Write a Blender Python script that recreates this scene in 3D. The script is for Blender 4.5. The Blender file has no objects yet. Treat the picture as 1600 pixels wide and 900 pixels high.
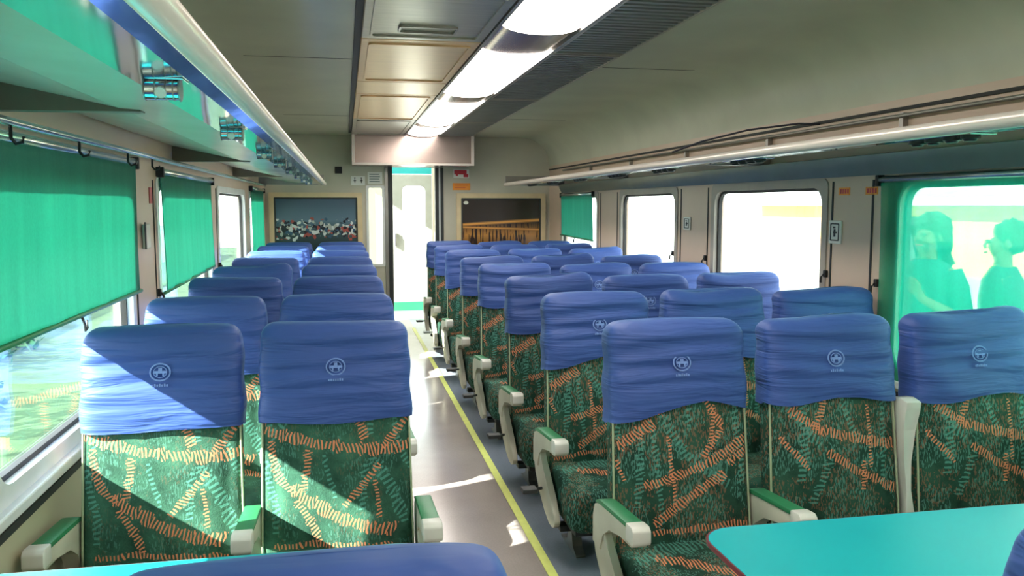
import bpy, bmesh, math, random
from mathutils import Vector, Matrix
random.seed(7)
S = bpy.context.scene
COL = S.collection
PI = math.pi

# ------------------------------------------------------------------ materials
def newmat(name):
    m = bpy.data.materials.new(name); m.use_nodes = True
    nt = m.node_tree
    return m, nt, nt.nodes['Principled BSDF'], nt.nodes['Material Output']

def N(nt, kind, **kw):
    n = nt.nodes.new(kind)
    for k, v in kw.items():
        if k in n.inputs: n.inputs[k].default_value = v
        else: setattr(n, k, v)
    return n

def mathn(nt, op, a, b=None, c=None):
    n = nt.nodes.new('ShaderNodeMath'); n.operation = op
    for i, v in enumerate((a, b, c)):
        if v is None: continue
        if isinstance(v, (int, float)): n.inputs[i].default_value = v
        else: nt.links.new(v, n.inputs[i])
    return n.outputs[0]

def mixc(nt, fac, a, b):
    n = nt.nodes.new('ShaderNodeMix'); n.data_type = 'RGBA'
    for s, v in ((n.inputs[0], fac), (n.inputs[6], a), (n.inputs[7], b)):
        if isinstance(v, (int, float)): s.default_value = v
        elif isinstance(v, tuple): s.default_value = (*v, 1) if len(v) == 3 else v
        else: nt.links.new(v, s)
    return n.outputs[2]

def plain(name, col, rough=.5, metal=0., noise=.08, scale=8., bump=0., bscale=60., spec=.5, stretch=(1, 1, 1)):
    m, nt, b, out = newmat(name)
    tc = N(nt, 'ShaderNodeTexCoord'); mp = N(nt, 'ShaderNodeMapping'); mp.inputs['Scale'].default_value = stretch
    nt.links.new(tc.outputs['Object'], mp.inputs[0])
    nz = N(nt, 'ShaderNodeTexNoise', Scale=scale, Detail=4.)
    nt.links.new(mp.outputs[0], nz.inputs['Vector'])
    c2 = tuple(min(1, c*(1+noise*2)) for c in col); c1 = tuple(c*(1-noise*2) for c in col)
    nt.links.new(mixc(nt, nz.outputs[0], c1, c2), b.inputs['Base Color'])
    b.inputs['Roughness'].default_value = rough; b.inputs['Metallic'].default_value = metal
    b.inputs['Specular IOR Level'].default_value = spec
    if bump:
        n2 = N(nt, 'ShaderNodeTexNoise', Scale=bscale, Detail=3.)
        nt.links.new(mp.outputs[0], n2.inputs['Vector'])
        bp = N(nt, 'ShaderNodeBump', Strength=bump, Distance=.01)
        nt.links.new(n2.outputs[0], bp.inputs['Height']); nt.links.new(bp.outputs[0], b.inputs['Normal'])
    return m

def emis(name, col, st):
    m, nt, b, out = newmat(name)
    nt.nodes.remove(b)
    e = N(nt, 'ShaderNodeEmission', Strength=st); e.inputs[0].default_value = (*col, 1)
    nt.links.new(e.outputs[0], out.inputs[0]); return m

def blindmat(name, col, see, trans=.5):
    m, nt, b, out = newmat(name)
    tc = N(nt, 'ShaderNodeTexCoord'); mp = N(nt, 'ShaderNodeMapping'); mp.inputs['Scale'].default_value = (1, 6, .5)
    nt.links.new(tc.outputs['Object'], mp.inputs[0])
    nz = N(nt, 'ShaderNodeTexNoise', Scale=2.2, Detail=4.); nt.links.new(mp.outputs[0], nz.inputs['Vector'])
    nf = N(nt, 'ShaderNodeTexNoise', Scale=90., Detail=2.); nt.links.new(tc.outputs['Object'], nf.inputs['Vector'])
    mixf = mathn(nt, 'MULTIPLY_ADD', nf.outputs[0], .35, mathn(nt, 'MULTIPLY', nz.outputs[0], .65))
    c = mixc(nt, mixf, tuple(v*.7 for v in col), tuple(min(1, v*1.3) for v in col))
    nt.links.new(c, b.inputs['Base Color']); b.inputs['Roughness'].default_value = .7
    tl = N(nt, 'ShaderNodeBsdfTranslucent'); nt.links.new(c, tl.inputs[0])
    mx = N(nt, 'ShaderNodeMixShader'); mx.inputs[0].default_value = trans
    nt.links.new(b.outputs[0], mx.inputs[1]); nt.links.new(tl.outputs[0], mx.inputs[2])
    last = mx
    if see > 0:
        tr = N(nt, 'ShaderNodeBsdfTransparent'); tr.inputs[0].default_value = (.62, 1, .82, 1)
        m2 = N(nt, 'ShaderNodeMixShader'); m2.inputs[0].default_value = see
        nt.links.new(mx.outputs[0], m2.inputs[1]); nt.links.new(tr.outputs[0], m2.inputs[2]); last = m2
    nt.links.new(last.outputs[0], out.inputs[0]); return m

def glassmat(name, tint=(.95, 1, .98)):
    m, nt, b, out = newmat(name); nt.nodes.remove(b)
    tr = N(nt, 'ShaderNodeBsdfTransparent'); tr.inputs[0].default_value = (*tint, 1)
    gl = N(nt, 'ShaderNodeBsdfGlossy'); gl.inputs['Roughness'].default_value = .02
    fr = N(nt, 'ShaderNodeFresnel', IOR=1.45)
    mx = N(nt, 'ShaderNodeMixShader')
    nt.links.new(mathn(nt, 'MULTIPLY', fr.outputs[0], .6), mx.inputs[0])
    nt.links.new(tr.outputs[0], mx.inputs[1]); nt.links.new(gl.outputs[0], mx.inputs[2])
    nt.links.new(mx.outputs[0], out.inputs[0]); return m

# a node group: one band of embroidered dashes along a bowed line from A to B
def stitch_group():
    g = bpy.data.node_groups.new('stitch_band', 'ShaderNodeTree')
    for nm in ('x', 'z', 'ax', 'az', 'dx', 'dz', 'len', 'bow', 'wid', 'freq'):
        g.interface.new_socket(nm, in_out='INPUT', socket_type='NodeSocketFloat')
    g.interface.new_socket('mask', in_out='OUTPUT', socket_type='NodeSocketFloat')
    gi = g.nodes.new('NodeGroupInput'); go = g.nodes.new('NodeGroupOutput')
    I = gi.outputs
    def M(op, a, b=None, c=None): return mathn(g, op, a, b, c)
    px = M('SUBTRACT', I['x'], I['ax']); pz = M('SUBTRACT', I['z'], I['az'])
    s = M('ADD', M('MULTIPLY', px, I['dx']), M('MULTIPLY', pz, I['dz']))
    n0 = M('SUBTRACT', M('MULTIPLY', pz, I['dx']), M('MULTIPLY', px, I['dz']))
    n = M('SUBTRACT', n0, M('MULTIPLY', I['bow'], M('MULTIPLY', s, M('SUBTRACT', I['len'], s))))
    ph = M('MULTIPLY', s, I['freq'])
    row = M('FLOOR', ph)
    rnd = M('FRACT', M('MULTIPLY', M('SINE', M('MULTIPLY', row, 12.9898)), 43758.5))
    wv = M('MULTIPLY', I['wid'], M('ADD', .65, M('MULTIPLY', rnd, .6)))
    inb = M('LESS_THAN', M('ABSOLUTE', n), wv)
    ins = M('MULTIPLY', M('GREATER_THAN', s, 0.), M('LESS_THAN', s, I['len']))
    sl = M('ADD', ph, M('MULTIPLY', n, M('SUBTRACT', M('MULTIPLY', rnd, 40.), 8.)))
    tri = M('ABSOLUTE', M('SUBTRACT', M('FRACT', sl), .5))
    dash = M('LESS_THAN', tri, .22)
    g.links.new(M('MULTIPLY', M('MULTIPLY', inb, ins), dash), go.inputs[0])
    return g
SG = stitch_group()

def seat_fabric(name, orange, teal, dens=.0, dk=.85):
    m, nt, b, out = newmat(name)
    tc = N(nt, 'ShaderNodeTexCoord'); sp = N(nt, 'ShaderNodeSeparateXYZ')
    nw = N(nt, 'ShaderNodeTexNoise', Scale=9., Detail=2.); nt.links.new(tc.outputs['Object'], nw.inputs['Vector'])
    nt.links.new(tc.outputs['Object'], sp.inputs[0])
    wob = mathn(nt, 'MULTIPLY', mathn(nt, 'SUBTRACT', nw.outputs[0], .5), .035)
    x = mathn(nt, 'ADD', sp.outputs[0], wob)
    z = mathn(nt, 'ADD', mathn(nt, 'MULTIPLY_ADD', sp.outputs[1], .35, sp.outputs[2]), wob)
    def band(seg):
        (ax, az), (bx_, bz), bow, wid, fr = seg
        L = math.hypot(bx_-ax, bz-az)
        gn = nt.nodes.new('ShaderNodeGroup'); gn.node_tree = SG
        nt.links.new(x, gn.inputs['x']); nt.links.new(z, gn.inputs['z'])
        for k, v in dict(ax=ax, az=az, dx=(bx_-ax)/L, dz=(bz-az)/L, len=L, bow=bow, wid=wid, freq=fr).items():
            gn.inputs[k].default_value = v
        return gn.outputs[0]
    def union(segs):
        o = band(segs[0])
        for sg in segs[1:]: o = mathn(nt, 'MAXIMUM', o, band(sg))
        return o
    n1 = N(nt, 'ShaderNodeTexNoise', Scale=7., Detail=5., Roughness=.65); nt.links.new(tc.outputs['Object'], n1.inputs['Vector'])
    n2 = N(nt, 'ShaderNodeTexNoise', Scale=220., Detail=2.); nt.links.new(tc.outputs['Object'], n2.inputs['Vector'])
    rp = N(nt, 'ShaderNodeValToRGB'); nt.links.new(n1.outputs[0], rp.inputs[0])
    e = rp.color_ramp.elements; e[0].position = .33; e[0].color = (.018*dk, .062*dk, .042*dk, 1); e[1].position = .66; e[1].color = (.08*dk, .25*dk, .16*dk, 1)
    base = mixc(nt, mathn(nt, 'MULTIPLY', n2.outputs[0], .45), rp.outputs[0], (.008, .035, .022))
    # scattered short woven strokes
    for sc, rot, thr, colr, am in (((230, 90, 55), .5, .62, (.15, .40, .32), .30+dens*1.4), ((200, 90, 60), -.45, .64, (.42, .17, .09), .12+dens*2.4)):
        mp = N(nt, 'ShaderNodeMapping'); mp.inputs['Scale'].default_value = sc; mp.inputs['Rotation'].default_value = (0, rot, 0)
        nt.links.new(tc.outputs['Object'], mp.inputs[0])
        ns = N(nt, 'ShaderNodeTexNoise', Scale=1., Detail=1.); nt.links.new(mp.outputs[0], ns.inputs['Vector'])
        nb = N(nt, 'ShaderNodeTexNoise', Scale=8.+rot, Detail=2.); nt.links.new(tc.outputs['Object'], nb.inputs['Vector'])
        k_ = mathn(nt, 'MULTIPLY', mathn(nt, 'GREATER_THAN', ns.outputs[0], thr-.05-dens*.2), mathn(nt, 'GREATER_THAN', nb.outputs[0], .53-dens*.4))
        base = mixc(nt, mathn(nt, 'MULTIPLY', k_, am), base, colr)
    c = mixc(nt, mathn(nt, 'MULTIPLY', mathn(nt, 'MULTIPLY', union(teal), n1.outputs[0]), .95), base, (.14, .46, .37))
    c = mixc(nt, mathn(nt, 'MULTIPLY', union(orange), .9), c, (.86, .30, .15))
    nt.links.new(c, b.inputs['Base Color']); b.inputs['Roughness'].default_value = .85
    b.inputs['Specular IOR Level'].default_value = .25
    bp = N(nt, 'ShaderNodeBump', Strength=.35, Distance=.004); nt.links.new(n2.outputs[0], bp.inputs['Height'])
    nt.links.new(bp.outputs[0], b.inputs['Normal'])
    return m
def PA(px, py): return ((px-522)/460., 1.14-(py-505)/455.)
def PB(px, py): return ((px-1072)/455., 1.14-(py-500)/455.)
def seg(f, a, b, bow=0, wid=.016, fr=66): return (f(*a), f(*b), bow, wid*.92, fr*1.22)
def seg_list(f, rows): return [seg(f, *r) for r in rows]
FAB_A = seat_fabric('upholstery_left', seg_list(PA, [
    ((400, 676), (520, 714), -.6, .021), ((515, 712), (660, 708), -1.2, .024), ((418, 700), (455, 790), -1.5, .016),
    ((448, 778), (610, 858), -.8, .024), ((545, 636), (566, 708), .6, .017), ((477, 716), (468, 785), .5, .013),
    ((645, 655), (592, 722), .3, .015), ((590, 745), (530, 815), .3, .014), ((455, 800), (492, 870), .5, .015),
    ((582, 770), (586, 835), 0, .009), ((420, 872), (640, 890), .2, .012)]),
    seg_list(PA, [((425, 684), (548, 660), 1.5, .013, 48), ((500, 727), (516, 800), 0, .010, 48), ((575, 735), (628, 850), .8, .024, 42),
    ((566, 745), (560, 820), 0, .013, 48), ((414, 640), (424, 700), 0, .012, 48), ((580, 640), (572, 700), 0, .014, 48),
    ((410, 730), (425, 850), .4, .016, 45), ((610, 655), (655, 800), -.6, .012, 48)]))
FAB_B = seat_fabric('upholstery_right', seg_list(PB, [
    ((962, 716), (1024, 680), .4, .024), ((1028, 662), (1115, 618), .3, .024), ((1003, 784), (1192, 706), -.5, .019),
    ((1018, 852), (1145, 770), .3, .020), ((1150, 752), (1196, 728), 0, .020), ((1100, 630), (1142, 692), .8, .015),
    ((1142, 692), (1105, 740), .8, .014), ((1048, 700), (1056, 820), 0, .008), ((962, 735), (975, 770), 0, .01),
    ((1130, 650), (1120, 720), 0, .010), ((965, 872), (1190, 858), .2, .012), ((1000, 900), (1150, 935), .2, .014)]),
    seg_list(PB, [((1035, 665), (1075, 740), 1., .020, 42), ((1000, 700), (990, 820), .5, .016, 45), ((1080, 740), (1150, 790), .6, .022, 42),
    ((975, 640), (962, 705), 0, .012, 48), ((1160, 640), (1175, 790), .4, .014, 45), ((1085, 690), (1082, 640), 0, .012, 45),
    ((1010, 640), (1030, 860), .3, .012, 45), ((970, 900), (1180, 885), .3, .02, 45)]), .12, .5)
def PC(px, py): return ((px-1290)/462., 1.14-(py-490)/455.)
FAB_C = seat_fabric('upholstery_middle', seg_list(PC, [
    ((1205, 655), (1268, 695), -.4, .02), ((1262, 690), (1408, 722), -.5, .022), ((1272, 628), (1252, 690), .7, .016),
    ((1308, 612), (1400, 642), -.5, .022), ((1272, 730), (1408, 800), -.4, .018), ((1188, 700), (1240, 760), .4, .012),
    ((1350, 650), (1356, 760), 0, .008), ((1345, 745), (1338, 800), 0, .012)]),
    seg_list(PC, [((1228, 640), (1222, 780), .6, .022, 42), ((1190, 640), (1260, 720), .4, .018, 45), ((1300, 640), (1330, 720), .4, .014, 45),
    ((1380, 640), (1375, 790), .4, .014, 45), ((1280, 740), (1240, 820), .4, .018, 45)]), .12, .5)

def covermat():
    m, nt, b, out = newmat('blue_cover_cloth')
    tc = N(nt, 'ShaderNodeTexCoord')
    nz = N(nt, 'ShaderNodeTexNoise', Scale=5., Detail=3.); nt.links.new(tc.outputs['Object'], nz.inputs['Vector'])
    nt.links.new(mixc(nt, nz.outputs[0], (.024, .070, .29), (.052, .108, .37)), b.inputs['Base Color'])
    mp = N(nt, 'ShaderNodeMapping'); mp.inputs['Scale'].default_value = (1.0, 1.0, 8); nt.links.new(tc.outputs['Object'], mp.inputs[0])
    n2 = N(nt, 'ShaderNodeTexNoise', Scale=3., Detail=3., Distortion=.6); nt.links.new(mp.outputs[0], n2.inputs['Vector'])
    bp = N(nt, 'ShaderNodeBump', Strength=.6, Distance=.03); nt.links.new(n2.outputs[0], bp.inputs['Height'])
    nt.links.new(bp.outputs[0], b.inputs['Normal'])
    b.inputs['Roughness'].default_value = .55; b.inputs['Sheen Weight'].default_value = .25
    b.inputs['Sheen Roughness'].default_value = .4; b.inputs['Sheen Tint'].default_value = (.4, .75, 1, 1)
    return m
COVER = covermat()
M = dict(
    pelmet=plain('grey_green_pelmet', (.17, .21, .18), .3, .25),
    emblem=plain('pale_thread', (.19, .30, .64), .8, noise=.2, scale=60),
    piping=plain('cream_piping', (.42, .48, .30), .7),
    plastic=plain('cream_plastic', (.56, .53, .42), .38, bump=.05),
    cap=plain('white_plastic', (.74, .72, .64), .35),
    pad=plain('green_rubber_pad', (.03, .22, .09), .4, bump=.1, bscale=200),
    dark=plain('dark_plastic', (.03, .035, .035), .5),
    black=plain('black_rubber', (.012, .012, .012), .5),
    steel=plain('grey_steel', (.34, .33, .30), .35, .8, bump=.03),
    wall=plain('tan_wall_laminate', (.66, .50, .38), .33, noise=.05, scale=3, bump=.02),
    lowwall=plain('olive_beige_laminate', (.50, .46, .31), .4, noise=.06, scale=3),
    ceil=plain('grey_cream_ceiling', (.60, .60, .47), .30, noise=.10, scale=2.2, bump=.02),
    seam=plain('dark_seam', (.02, .022, .022), .6),
    endwall=plain('end_wall_laminate', (.58, .55, .44), .35, noise=.06, scale=3),
    frame=plain('cream_frame', (.75, .60, .36), .4),
    bulk=plain('brushed_bulkhead', (.50, .40, .36), .22, .75, noise=.12, scale=3),
    amber=plain('brushed_warm_panel', (.92, .58, .33), .32, .35, noise=.1, scale=3, stretch=(1, 12, 1)),  # orange-toned brushed finish for the middle ceiling panels
    greymetal=plain('brushed_grey_panel', (.48, .45, .38), .32, .6, noise=.15, scale=3, stretch=(1, 14, 1)),
    louvre=plain('grey_grille', (.30, .31, .29), .4, .5, noise=.15, scale=4, stretch=(1, 12, 1)),
    lip=plain('pearl_rack_rail', (.72, .65, .58), .28, .2, noise=.04),
    mirror=plain('polished_rack_panel', (.52, .62, .70), .08, .92, noise=.10, scale=2.5, bump=.22, bscale=2.2),
    mirror2=plain('satin_rack_panel', (.58, .58, .50), .26, .25, noise=.12, scale=2.5, bump=.15, bscale=3.),
    rackdark=plain('brown_bracket', (.14, .12, .09), .45, .3),
    rail=plain('aluminium_rail', (.55, .66, .62), .25, .9),
    alu=plain('white_aluminium', (.80, .82, .80), .35, .1), rframe=plain('grey_beige_frame', (.42, .37, .31), .4),
    teal=blindmat('teal_blind_cloth', (.085, .40, .31), 0, .50),
    tealsee=blindmat('sheer_teal_blind', (.012, .42, .27), .41, .55),
    glass=glassmat('window_glass'),
    doorcream=plain('pale_door_panel', (.34, .37, .32), .3, .2),
    sign=plain('white_sign', (.85, .85, .80), .4, noise=.02),
    red=plain('red_sign', (.62, .03, .05), .4, noise=.02),
    orange=plain('orange_sign', (.95, .33, .03), .4, noise=.02),
    chrome=plain('chrome', (.62, .62, .60), .12, 1., noise=.02),
    green=plain('green_door_sill', (.02, .26, .10), .4),
    skin=plain('brown_skin', (.28, .14, .08), .6), hair=plain('black_hair', (.012, .01, .009), .6),
    cloth1=plain('dark_teal_cloth', (.03, .10, .10), .8), cloth2=plain('dark_grey_cloth', (.05, .05, .07), .8),
    bark=plain('orange_painted_post', (.42, .14, .04), .6), leaf=plain('leaf', (.05, .20, .04), .7, noise=.3, scale=3),
    render_=plain('cream_render', (.60, .36, .17), .8, noise=.05, scale=1), plat=plain('platform_paving', (.55, .52, .46), .8, noise=.1, scale=3),
    grass=plain('trackside_grass', (.07, .13, .055), .9, noise=.35, scale=1.2), white=plain('white_wall_paint', (.80, .82, .85), .7), bwall=plain('grey_boundary_paint', (.30, .33, .36), .8),
)
def tablemat():
    m, nt, b, out = newmat('teal_laminate')
    tc = N(nt, 'ShaderNodeTexCoord'); nz = N(nt, 'ShaderNodeTexNoise', Scale=3., Detail=4.); nt.links.new(tc.outputs['Object'], nz.inputs['Vector'])
    nt.links.new(mixc(nt, nz.outputs[0], (.01, .40, .43), (.015, .50, .52)), b.inputs['Base Color'])
    b.inputs['Roughness'].default_value = .28; return m
M['table'] = tablemat()
M['edge'] = plain('dark_red_edging', (.18, .02, .03), .4)

def floormat():
    m, nt, b, out = newmat('vinyl_floor')
    tc = N(nt, 'ShaderNodeTexCoord'); sp = N(nt, 'ShaderNodeSeparateXYZ'); nt.links.new(tc.outputs['Object'], sp.inputs[0])
    nz = N(nt, 'ShaderNodeTexNoise', Scale=1.6, Detail=6., Roughness=.6); nt.links.new(tc.outputs['Object'], nz.inputs['Vector'])
    nf = N(nt, 'ShaderNodeTexNoise', Scale=120., Detail=2.); nt.links.new(tc.outputs['Object'], nf.inputs['Vector'])
    a = mixc(nt, nz.outputs[0], (.30, .25, .235), (.52, .45, .41))
    c = mixc(nt, nz.outputs[0], (.22, .25, .31), (.42, .46, .54))
    col = mixc(nt, mathn(nt, 'GREATER_THAN', sp.outputs[0], .84), a, c)
    col = mixc(nt, mathn(nt, 'MULTIPLY', nf.outputs[0], .35), col, (.10, .10, .11))
    nt.links.new(col, b.inputs['Base Color'])
    nt.links.new(mathn(nt, 'MULTIPLY_ADD', nz.outputs[0], .16, .10), b.inputs['Roughness']); b.inputs['Specular IOR Level'].default_value = .8
    return m
M['floor'] = floormat(); M['yellow'] = plain('yellow_guide_strip', (.80, .86, .22), .5, noise=.08, scale=20)

def harbour():
    m, nt, b, out = newmat('harbour_print')
    tc = N(nt, 'ShaderNodeTexCoord'); sp = N(nt, 'ShaderNodeSeparateXYZ'); nt.links.new(tc.outputs['Generated'], sp.inputs[0])
    v = sp.outputs[2]
    rp = N(nt, 'ShaderNodeValToRGB'); nt.links.new(v, rp.inputs[0]); e = rp.color_ramp.elements
    e[0].position = 0; e[0].color = (.03, .05, .05, 1); e[1].position = 1; e[1].color = (.06, .11, .17, 1)
    k = rp.color_ramp.elements.new(.45); k.color = (.05, .09, .10, 1); k = rp.color_ramp.elements.new(.62); k.color = (.13, .22, .30, 1)
    mp = N(nt, 'ShaderNodeMapping'); mp.inputs['Scale'].default_value = (30, 1, 22); nt.links.new(tc.outputs['Generated'], mp.inputs[0])
    vo = N(nt, 'ShaderNodeTexVoronoi', Scale=1.); nt.links.new(mp.outputs[0], vo.inputs['Vector'])
    cr = N(nt, 'ShaderNodeValToRGB'); cr.color_ramp.interpolation = 'CONSTANT'
    s2 = N(nt, 'ShaderNodeSeparateXYZ'); nt.links.new(vo.outputs['Color'], s2.inputs[0]); nt.links.new(s2.outputs[0], cr.inputs[0])
    e = cr.color_ramp.elements; e[0].color = (.02, .02, .03, 1); e[1].position = .8; e[1].color = (.75, .8, .8, 1)
    for p, c in ((.3, (.45, .1, .08, 1)), (.45, (.05, .12, .2, 1)), (.62, (.5, .55, .5, 1))):
        q = cr.color_ramp.elements.new(p); q.color = c
    mid = mathn(nt, 'LESS_THAN', mathn(nt, 'ABSOLUTE', mathn(nt, 'SUBTRACT', v, .47)), mathn(nt, 'MULTIPLY', s2.outputs[1], .20))
    nt.links.new(mixc(nt, mid, rp.outputs[0], cr.outputs[0]), b.inputs['Base Color']); b.inputs['Roughness'].default_value = .25
    return m
def nightbridge():
    m, nt, b, out = newmat('night_lights_print')
    tc = N(nt, 'ShaderNodeTexCoord'); sp = N(nt, 'ShaderNodeSeparateXYZ'); nt.links.new(tc.outputs['Generated'], sp.inputs[0])
    u, v = sp.outputs[0], sp.outputs[2]
    mp = N(nt, 'ShaderNodeMapping'); mp.inputs['Scale'].default_value = (40, 1, 2); nt.links.new(tc.outputs['Generated'], mp.inputs[0])
    nz = N(nt, 'ShaderNodeTexNoise', Scale=1., Detail=2.); nt.links.new(mp.outputs[0], nz.inputs['Vector'])
    def band(c0, sl, w):
        d = mathn(nt, 'ABSOLUTE', mathn(nt, 'SUBTRACT', v, mathn(nt, 'MULTIPLY_ADD', u, sl, c0)))
        return mathn(nt, 'MAXIMUM', mathn(nt, 'SUBTRACT', 1., mathn(nt, 'DIVIDE', d, w)), 0.)
    st = mathn(nt, 'MULTIPLY', band(.36, .0, .22), mathn(nt, 'GREATER_THAN', nz.outputs[0], .46))
    t = mathn(nt, 'MAXIMUM', mathn(nt, 'MAXIMUM', band(.54, .08, .035), band(.50, -.05, .025)), mathn(nt, 'MULTIPLY', st, .6))
    c = mixc(nt, t, (.035, .016, .008), (.95, .42, .08))
    du = mathn(nt, 'SUBTRACT', u, .06); dv = mathn(nt, 'SUBTRACT', v, .92)
    r = mathn(nt, 'SQRT', mathn(nt, 'ADD', mathn(nt, 'POWER', du, 2.), mathn(nt, 'POWER', dv, 2.)))
    c = mixc(nt, mathn(nt, 'LESS_THAN', r, .03), c, (.9, .9, .75))
    nt.links.new(c, b.inputs['Base Color']); b.inputs['Roughness'].default_value = .25
    return m

# ------------------------------------------------------------------ mesh helpers
def link(name, bm, mat, parent=None, smooth=False, bevel=0, bseg=2):
    if bevel:
        bmesh.ops.bevel(bm, geom=bm.edges[:], offset=bevel, segments=bseg, affect='EDGES', profile=.5, clamp_overlap=True)
    bmesh.ops.recalc_face_normals(bm, faces=bm.faces[:])
    me = bpy.data.meshes.new(name); bm.to_mesh(me); bm.free()
    if smooth:
        for p in me.polygons: p.use_smooth = True
        if smooth == 'auto':
            me.set_sharp_from_angle(angle=math.radians(40))
    o = bpy.data.objects.new(name, me); COL.objects.link(o)
    for mm in (mat if isinstance(mat, (list, tuple)) else [mat]): me.materials.append(mm)
    if parent: o.parent = parent
    return o
def tag(o, label=None, cat=None, group=None, kind=None):
    if label: o['label'] = label
    if cat: o['category'] = cat
    if group: o['group'] = group
    if kind: o['kind'] = kind
    return o
def empty(name, loc, label, cat, group=None, rz=0):
    o = bpy.data.objects.new(name, None); COL.objects.link(o); o.location = loc; o.rotation_euler = (0, 0, rz)
    o.empty_display_size = .1
    return tag(o, label, cat, group)
def bx(bm, x0, x1, y0, y1, z0, z1):
    v = [bm.verts.new((x, y, z)) for x in (x0, x1) for y in (y0, y1) for z in (z0, z1)]
    for f in ((0, 1, 3, 2), (4, 6, 7, 5), (0, 4, 5, 1), (2, 3, 7, 6), (0, 2, 6, 4), (1, 5, 7, 3)):
        bm.faces.new([v[i] for i in f])
    return bm
def box(*a): return bx(bmesh.new(), *a)
def prism(bm, prof, axis, a, b):
    def P(u, v, t):
        return {'x': (t, u, v), 'y': (u, t, v), 'z': (u, v, t)}[axis]
    A = [bm.verts.new(P(u, v, a)) for u, v in prof]; B = [bm.verts.new(P(u, v, b)) for u, v in prof]
    n = len(prof)
    bm.faces.new(A); bm.faces.new(B[::-1])
    for i in range(n): bm.faces.new((A[i], A[(i+1) % n], B[(i+1) % n], B[i]))
    return bm
def tube(bm, pts, r, seg=10, flat=1.):
    pts = [Vector(p) for p in pts]; rings = []
    for i, p in enumerate(pts):
        d = (pts[min(i+1, len(pts)-1)]-pts[max(i-1, 0)]).normalized()
        up = Vector((0, 0, 1)) if abs(d.z) < .9 else Vector((1, 0, 0))
        s = d.cross(up).normalized(); u = s.cross(d)
        rr = r[i] if isinstance(r, (list, tuple)) else r
        rings.append([bm.verts.new(p+s*rr*math.cos(t)+u*rr*flat*math.sin(t)) for t in [2*PI*k/seg for k in range(seg)]])
    for a, b in zip(rings, rings[1:]):
        for k in range(seg): bm.faces.new((a[k], a[(k+1) % seg], b[(k+1) % seg], b[k]))
    bm.faces.new(rings[0][::-1]); bm.faces.new(rings[-1])
    return bm
def loft(bm, rings, cap=(True, True)):
    R = [[bm.verts.new(p) for p in r] for r in rings]; n = len(R[0])
    for a, b in zip(R, R[1:]):
        for k in range(n): bm.faces.new((a[k], a[(k+1) % n], b[(k+1) % n], b[k]))
    if cap[0]: bm.faces.new(R[0][::-1])
    if cap[1]: bm.faces.new(R[-1])
    return bm
def sup(a, b, n, e=5.):
    o = []
    for k in range(n):
        t = 2*PI*k/n; c, s = math.cos(t), math.sin(t)
        o.append((a*math.copysign(abs(c)**(2/e), c), b*math.copysign(abs(s)**(2/e), s)))
    return o
def rrect(w0, w1, h0, h1, r, n=6):
    o = []
    for cx, cy, a0 in ((w1-r, h1-r, 0), (w0+r, h1-r, 90), (w0+r, h0+r, 180), (w1-r, h0+r, 270)):
        for i in range(n+1):
            a = math.radians(a0+90*i/n); o.append((cx+r*math.cos(a), cy+r*math.sin(a)))
    return o
def ringframe(bm, outer, inner, axis, a, b):   # frame between two outlines with equal point counts
    def P(u, v, t): return {'x': (t, u, v), 'y': (u, t, v), 'z': (u, v, t)}[axis]
    L = [[bm.verts.new(P(u, v, t)) for u, v in pr] for pr, t in ((outer, a), (outer, b), (inner, b), (inner, a))]
    n = len(outer)
    for q in range(4):
        A, B = L[q], L[(q+1) % 4]
        for i in range(n): bm.faces.new((A[i], A[(i+1) % n], B[(i+1) % n], B[i]))
    return bm

# ------------------------------------------------------------------ seat (local: faces -Y, floor at z=0, top of cover at y=0, z=1.14)
LEAN = .13
def leany(z): return -(1.14-z)*LEAN
def back_profile(z, zt, A0, A1, B, r):
    f = max(0, min(1, (z-.42)/.72)); A = A0+(A1-A0)*f
    if z > zt-r:
        q = min(1, (z-(zt-r))/r); c = math.sqrt(max(0, 1-q*q))
        return A-r*(1-c), max(.012, B*(.25+.75*c))
    return A, B
def cover_mesh(seed, hem, topf):
    rnd = random.Random(seed); p = [rnd.uniform(0, 6) for _ in range(8)]
    n, rings, L = 84, [], 40
    zt = 1.14
    for i in range(L+1):
        t = i/L
        ring = []
        for k in range(n):
            zb = 0
            a = 2*PI*k/n
            # first pass for x fraction
            c = math.cos(a); xf = math.copysign(abs(c)**.4, c)
            hemz = hem(xf) + (.0 if math.sin(a) < 0 else -.01)
            tt = 1-(1-t)**1.35
            z = hemz+(zt-hemz)*tt
            A, B = back_profile(z, zt, .272, .256, .068, .055); B += .016*min(1, max(0, (1.05-z)/.15))
            s = math.sin(a)
            x = A*xf; y = B*math.copysign(abs(s)**.4, s)
            edge = max(0, 1-abs(xf)**6)
            fold = .0062*math.sin((z-1.14)*95+p[0]+1.2*math.sin(x*6+p[1]))*math.exp(-((z-1.0)/.11)**2)*(1 if s < 0 else .4)
            fold += .0035*math.sin(x*34+p[2]+z*22)*max(0, 1-abs(z-hemz)/.12)
            fold += .003*math.sin(x*11+z*31+p[3])
            y -= fold*edge
            if t < .04: y += math.copysign(.006, -s)*.5
            zz = z+topf(xf)*max(0, (z-1.0)/.14)
            ring.append((x*(1+.012*math.sin(z*40+p[4])), y+leany(z), zz))
        rings.append(ring)
    bm = bmesh.new(); loft(bm, rings, cap=(False, True))
    return bm
HEMS = [lambda x: .80+.004*math.sin(x*3), lambda x: .835+.022*math.cos((x-.3)*2.6)-.03*(x < -2)-.02*abs(x-.3), lambda x: .845+.010*math.sin(x*4+1)-.008*abs(x),
        lambda x: .83+.016*math.sin(x*3.2+.5), lambda x: .805-.006*math.cos(x*4), lambda x: .84-.018*x+.01*math.cos(x*5)]
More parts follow.
